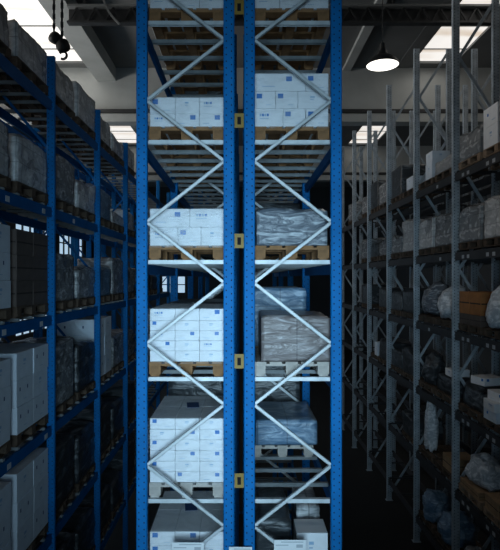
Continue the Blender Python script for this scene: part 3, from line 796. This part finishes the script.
# ================================================================ LOADS ON THE RIGHT RACK
RB = ['nearest', 'second', 'third', 'fourth', 'fifth', 'sixth']
RS = ['top', 'second', 'third', 'fourth', 'fifth', 'bottom']
def rslot(b, s):
    f = FR[b]; return (f + .27, f + 1.40) if s == 0 else (f + 1.54, f + 2.66)
def rwhere(l, b, s): return '%s shelf of grey right rack, %s bay, %s half' % (RS[l], RB[b], ('near', 'far')[s])
XA, XE = 5.03, 5.95
def rpal(l, b, s, mk=None):
    mk = mk or ('wood' if (b == 0 and l in (0, 4)) else 'wood_shaded')
    a, e = rslot(b, s)
    pallet((XA+XE)/2, (a+e)/2, LVR[l] + .046, XE - XA - .04, e - a, mk, 'wooden pallet, ' + rwhere(l, b, s), 'pallets in the right rack')
    return a, e, LVR[l] + .046 + PT + .001
GR = 'goods in the grey right rack'
def rwrap(l, b, s, h, mk, seed, txt, slump=.08, x0=XA, pal=None):
    a, e, z = rpal(l, b, s, pal)
    wrapped(x0, XE, a, e, z, z + h, mk, seed, txt + ' wrapped load, ' + rwhere(l, b, s), GR, amp=.035, slump=slump, res=.05)
# nearest bay
a, e, z = rpal(0, 0, 0)
for i, (h, v) in enumerate(((.42, 3), (.40, 2))):
    carton(5.40, e - .32, z + (0, .421)[i], .70, .62, h, 'carton', v, 'white carton, %s of two under film, top shelf of grey right rack' % ('lower', 'upper')[i], GR, 'flr')
wrapped(5.05, 5.92, a, e - .66, z, z + .95, 'wrap_grey', 81, 'grey wrapped load at picture edge, top shelf of grey right rack', GR, amp=.02, slump=.05)
rwrap(0, 0, 1, .66, 'wrap_grey', 82, 'grey slumped', .16)
rwrap(1, 0, 0, .85, 'wrap_pale', 84, 'pale', .08); rwrap(1, 0, 1, .78, 'wrap_grey', 85, 'grey', .10)
a, e, z = rpal(2, 0, 0)
bag(5.35, e - .44, z, .36, .38, .52, 'bag', 86, 'pale crumpled plastic bag beside orange cartons, third right shelf', GR)
a, e, z = rpal(2, 0, 1)
for i in range(2):
    carton(5.38, a + .29 + .56*i, z, .62, .54, .24, 'brown', 0, 'low brown carton under the orange one, %s end, third right shelf' % ('near', 'far')[i], GR, 'flr')
    carton(5.40, a + .29 + .56*i, z + .241, .66, .55, .50, 'orange', 0, 'orange-brown carton, %s one of two on third right shelf' % ('near', 'far')[i], GR, 'flr')
# fourth shelf: a loose heap of white cartons and film
a, e, z = rpal(3, 0, 1)
wrapped(5.10, 5.9, a, e, z, z + .55, 'wrap_dark_shaded', 87, 'dark heap of film under white cartons, fourth right shelf', GR, amp=.05, slump=.15)
carton(5.35, a + .3, z + .60, .52, .45, .17, 'carton', 0, 'white carton lying askew, topmost of heap on fourth right shelf', GR, 'flr', .25)
a, e, z = rpal(3, 0, 0)
carton(5.32, e - .30, z, .55, .55, .22, 'carton_blue_lit', 2, 'white carton, bottom of the slanted pile, fourth right shelf', GR, 'flr')
carton(5.40, e - .33, z + .221, .75, .58, .19, 'carton', 1, 'long white carton, middle of the slanted pile, fourth right shelf', GR, 'flr', -.08)
carton(5.46, e - .33, z + .412, .68, .55, .19, 'carton', 0, 'long white carton, top of the slanted pile, fourth right shelf', GR, 'flr', .08)
bag(5.24, a + .20, z, .18, .16, .34, 'bag', 88, 'crumpled clear film bag at picture edge, fourth right shelf', GR)
a, e, z = rpal(4, 0, 1)
carton(5.40, (a+e)/2, z, .7, .95, .17, 'board', 0, 'flat open cardboard tray under the pale bag, fifth right shelf', GR, 'flr')
bag(5.40, (a+e)/2, z + .171, .33, .50, .40, 'bag', 89, 'pale bulging plastic bag lying on cardboard, fifth right shelf', GR)
a, e, z = rpal(4, 0, 0)
carton(5.35, e - .35, z, .58, .6, .3, 'board', 0, 'brown cardboard box beside the pale bag, fifth right shelf', GR, 'flr')
bag(5.28, a + .18, z, .20, .16, .25, 'bag', 90, 'small white plastic bag at picture edge, fifth right shelf', GR)
a, e, z = rpal(5, 0, 1)
bag(5.3, a + .27, z, .24, .22, .3, 'wrap_grey', 91, 'grey lumpy sack, near one on bottom right shelf', GR, 'sack', 'sack')
bag(5.3, e - .26, z, .24, .22, .3, 'wrap_grey', 92, 'grey lumpy sack, far one on bottom right shelf', GR, 'sack', 'sack')
# second bay
a, e, z = rpal(0, 1, 0)
wrapped(5.05, 5.9, a + .05, e, z, z + .35, 'wrap_pale', 93, 'low pale wrapped load, top right shelf, second bay', GR, amp=.02, slump=.04)
a, e, z = rpal(0, 1, 1)
carton(5.30, a + .30, z, .5, .5, .42, 'carton_blue_lit', 3, 'white carton, lower of two, top right shelf, second bay', GR, 'flr')
carton(5.30, a + .30, z + .421, .48, .48, .3, 'carton_blue_lit', 3, 'white carton, upper of two, top right shelf, second bay', GR, 'flr')
rwrap(1, 1, 0, .80, 'wrap_grey', 94, 'grey'); rwrap(1, 1, 1, .85, 'wrap_pale', 95, 'pale', .12)
a, e, z = rpal(2, 1, 0); bag(5.4, (a+e)/2, z, .4, .5, .5, 'bag', 96, 'pale lumpy bag on third right shelf, second bay near half', GR)
a, e, z = rpal(2, 1, 1); bag(5.4, (a+e)/2, z, .4, .5, .55, 'wrap_crinkle', 97, 'grey crumpled bag on third right shelf, second bay far half', GR)
a, e, z = rpal(3, 1, 0)
wrapped(5.1, 5.9, a, e, z, z + .45, 'wrap_dark_shaded', 98, 'dark goods under a white carton, fourth right shelf, second bay', GR, amp=.03, slump=.03)
carton(5.32, a + .32, z + .49, .45, .4, .18, 'carton', 1, 'white carton on dark goods, fourth right shelf, second bay', GR, 'flr')
a, e, z = rpal(3, 1, 1); bag(5.3, (a+e)/2, z, .28, .36, .5, 'wrap_dark_shaded', 99, 'dark sack on fourth right shelf, second bay far half', GR, 'sack', 'sack')
a, e, z = rpal(4, 1, 1); bag(5.22, (a+e)/2, z, .17, .22, .85, 'bag', 100, 'tall pale plastic bag on fifth right shelf, second bay', GR)
a, e, z = rpal(4, 1, 0); carton(5.4, a + .4, z, .6, .6, .35, 'board', 0, 'brown cardboard box on fifth right shelf, second bay', GR, 'flr')
a, e, z = rpal(5, 1, 0); bag(5.4, (a+e)/2, z, .4, .5, .45, 'wrap_blue', 101, 'bluish plastic bag on bottom right shelf, second bay near half', GR)
a, e, z = rpal(5, 1, 1); bag(5.4, (a+e)/2, z, .4, .5, .45, 'wrap_blue', 102, 'bluish plastic bag on bottom right shelf, second bay far half', GR)
# third bay and beyond
a, e, z = rpal(0, 2, 0); carton(5.35, a + .4, z, .6, .6, .36, 'carton_blue_lit', 3, 'pale carton alone on top right shelf, third bay', GR, 'flr')
a, e, z = rpal(0, 2, 1); wrapped(5.05, 5.9, a, e, z, z + .95, 'wrap_dark_shaded', 103, 'tall dark wrapped load, top right shelf, third bay', GR, slump=.05)
rwrap(1, 2, 0, .95, 'wrap_pale', 104, 'pale'); rwrap(1, 2, 1, .55, 'wrap_grey', 105, 'grey', .15)
for l, b, s, h, mk, sd, t in ((0, 3, 0, .7, 'wrap_grey', 106, 'grey'), (0, 3, 1, 1.0, 'wrap_dark_shaded', 107, 'dark'), (1, 3, 0, .6, 'wrap_grey', 108, 'grey'), (1, 3, 1, .5, 'wrap_dark_shaded', 109, 'dark'),
        (2, 2, 0, .7, 'wrap_dark_shaded', 110, 'dark'), (2, 2, 1, .6, 'wrap_dark_shaded', 111, 'dark'), (3, 2, 0, .7, 'wrap_dark_shaded', 112, 'dark'), (3, 2, 1, .5, 'wrap_dark_shaded', 113, 'dark'),
        (4, 2, 0, .6, 'wrap_dark_shaded', 114, 'dark'), (2, 3, 0, .7, 'wrap_dark_shaded', 115, 'dark'), (3, 3, 0, .7, 'wrap_dark_shaded', 116, 'dark'), (0, 4, 0, .7, 'wrap_grey', 117, 'grey'), (1, 4, 0, .8, 'wrap_grey', 118, 'grey'), (2, 4, 0, .8, 'wrap_dark_shaded', 119, 'dark'), (0, 5, 0, .8, 'wrap_grey', 120, 'grey')):
    rwrap(l, b, s, h, mk, sd, t)  # dark wraps here carry the deep aisle's shade in their colour
a, e, z = rpal(3, 3, 1); carton(5.3, a + .3, z, .5, .4, .5, 'carton_blue_lit', 3, 'pale carton alone on fourth right shelf, fourth bay', GR, 'flr')

# ================================================================ LAMP AND HOIST
LX, LY, LZ = xp(382.5, 9.6), 9.6, zpx(65.5, 9.6)
o = empty('pendant_lamp', (LX, LY, LZ), 'lit round pendant lamp with dark bell shade above the right aisle', 'lamp')
bm = bmesh.new()
prof = [(.295, 0), (.285, .04), (.24, .10), (.16, .16), (.09, .19), (.075, .27)]
for (r0, z0), (r1, z1) in zip(prof[:-1], prof[1:]): cyl(bm, (0,0), r0, r1, z0, z1, 32, cap=False)
for (r0, z0), (r1, z1) in zip(prof[:-2], prof[1:-1]): cyl(bm, (0,0), r0 - .008, r1 - .008, z0, z1, 32, cap=False)
bmesh.ops.remove_doubles(bm, verts=bm.verts, dist=.0005)
put('lamp_shade', done(bm, 'lamp_shade', [M['shade']], True), o)
bm = bmesh.new(); cyl(bm, (0,0), .284, .278, .006, .018, 32); put('diffuser', done(bm, 'diffuser', [M['lampglow']]), o)
bm = bmesh.new(); cyl(bm, (0,0), .06, .045, .27, .40, 16); put('ballast_housing', done(bm, 'ballast_housing', [M['shade']]), o)
bm = bmesh.new(); cyl(bm, (0,0), .008, .008, .40, ZC + 7.07 - LZ, 8); put('suspension_rod', done(bm, 'suspension_rod', [M['steel']]), o)
sp = bpy.data.lights.new('lamp_light', 'AREA'); sp.shape = 'DISK'; sp.size = .55; sp.energy = 14; sp.color = (1, .93, .82)
so = bpy.data.objects.new('lamp_light', sp); C.objects.link(so); so.location = (0, 0, -.01); so.parent = o

HX, HY = xp(60, 9.6), 9.6
o = empty('chain_hoist', (HX, HY, zpx(64, 9.6)), 'black hoist hook block hanging on chains above the left rack', 'hoist')
def lump(r, c, s=(1,1,1), seed=1):
    bm = bmesh.new(); bmesh.ops.create_icosphere(bm, subdivisions=3, radius=r)
    for v in bm.verts:
        d = 1 + .16 * noise.noise(v.co * 9 + Vector((seed, 0, 0))); v.co = Vector((v.co.x*s[0]*d + c[0], v.co.y*s[1]*d + c[1], v.co.z*s[2]*d + c[2]))
    return bm
kx = 9.6 / F
put('upper_block', done(lump(.115, (-5*kx, 0, 26*kx), (1, 1, 1.0), 2), 'upper_block', [M['rubber']], True), o)
put('hook_block', done(lump(.115, (3*kx, 0, 18*kx), (1.05, 1, 1.1), 5), 'hook_block', [M['rubber']], True), o)
bm = bmesh.new()
for i in range(9):
    t0 = math.radians(-30 + i*30); t1 = math.radians(-30 + (i+1)*30); r = .07
    bar(bm, (3*kx + r*math.sin(t0), 0, 7*kx - r*math.cos(t0) + .03), (3*kx + r*math.sin(t1), 0, 7*kx - r*math.cos(t1) + .03), .035, .035)
put('hook', done(bm, 'hook', [M['rubber']]), o)
for dx, zt in ((-6*kx, 26*kx), (2*kx, 18*kx)):
    bm = bmesh.new(); zz = zt; top = ZC + 7.07 - zpx(64, 9.6); i = 0
    while zz < top:
        if i % 2: box(bm, dx - .010, dx + .010, -.024, .024, zz, min(top, zz + .10))
        else: box(bm, dx - .024, dx + .024, -.010, .010, zz, min(top, zz + .10))
        zz += .085; i += 1
    put('chain', done(bm, 'chain', [M['steel']]), o)

bad = [x for x in WL if x[0] < 4 or x[0] > 16]
print('BADLABELS', bad[:10], len(bad))
from collections import Counter
print('DUPS', [x for x, n in Counter(l for _, l in WL).items() if n > 1][:10])
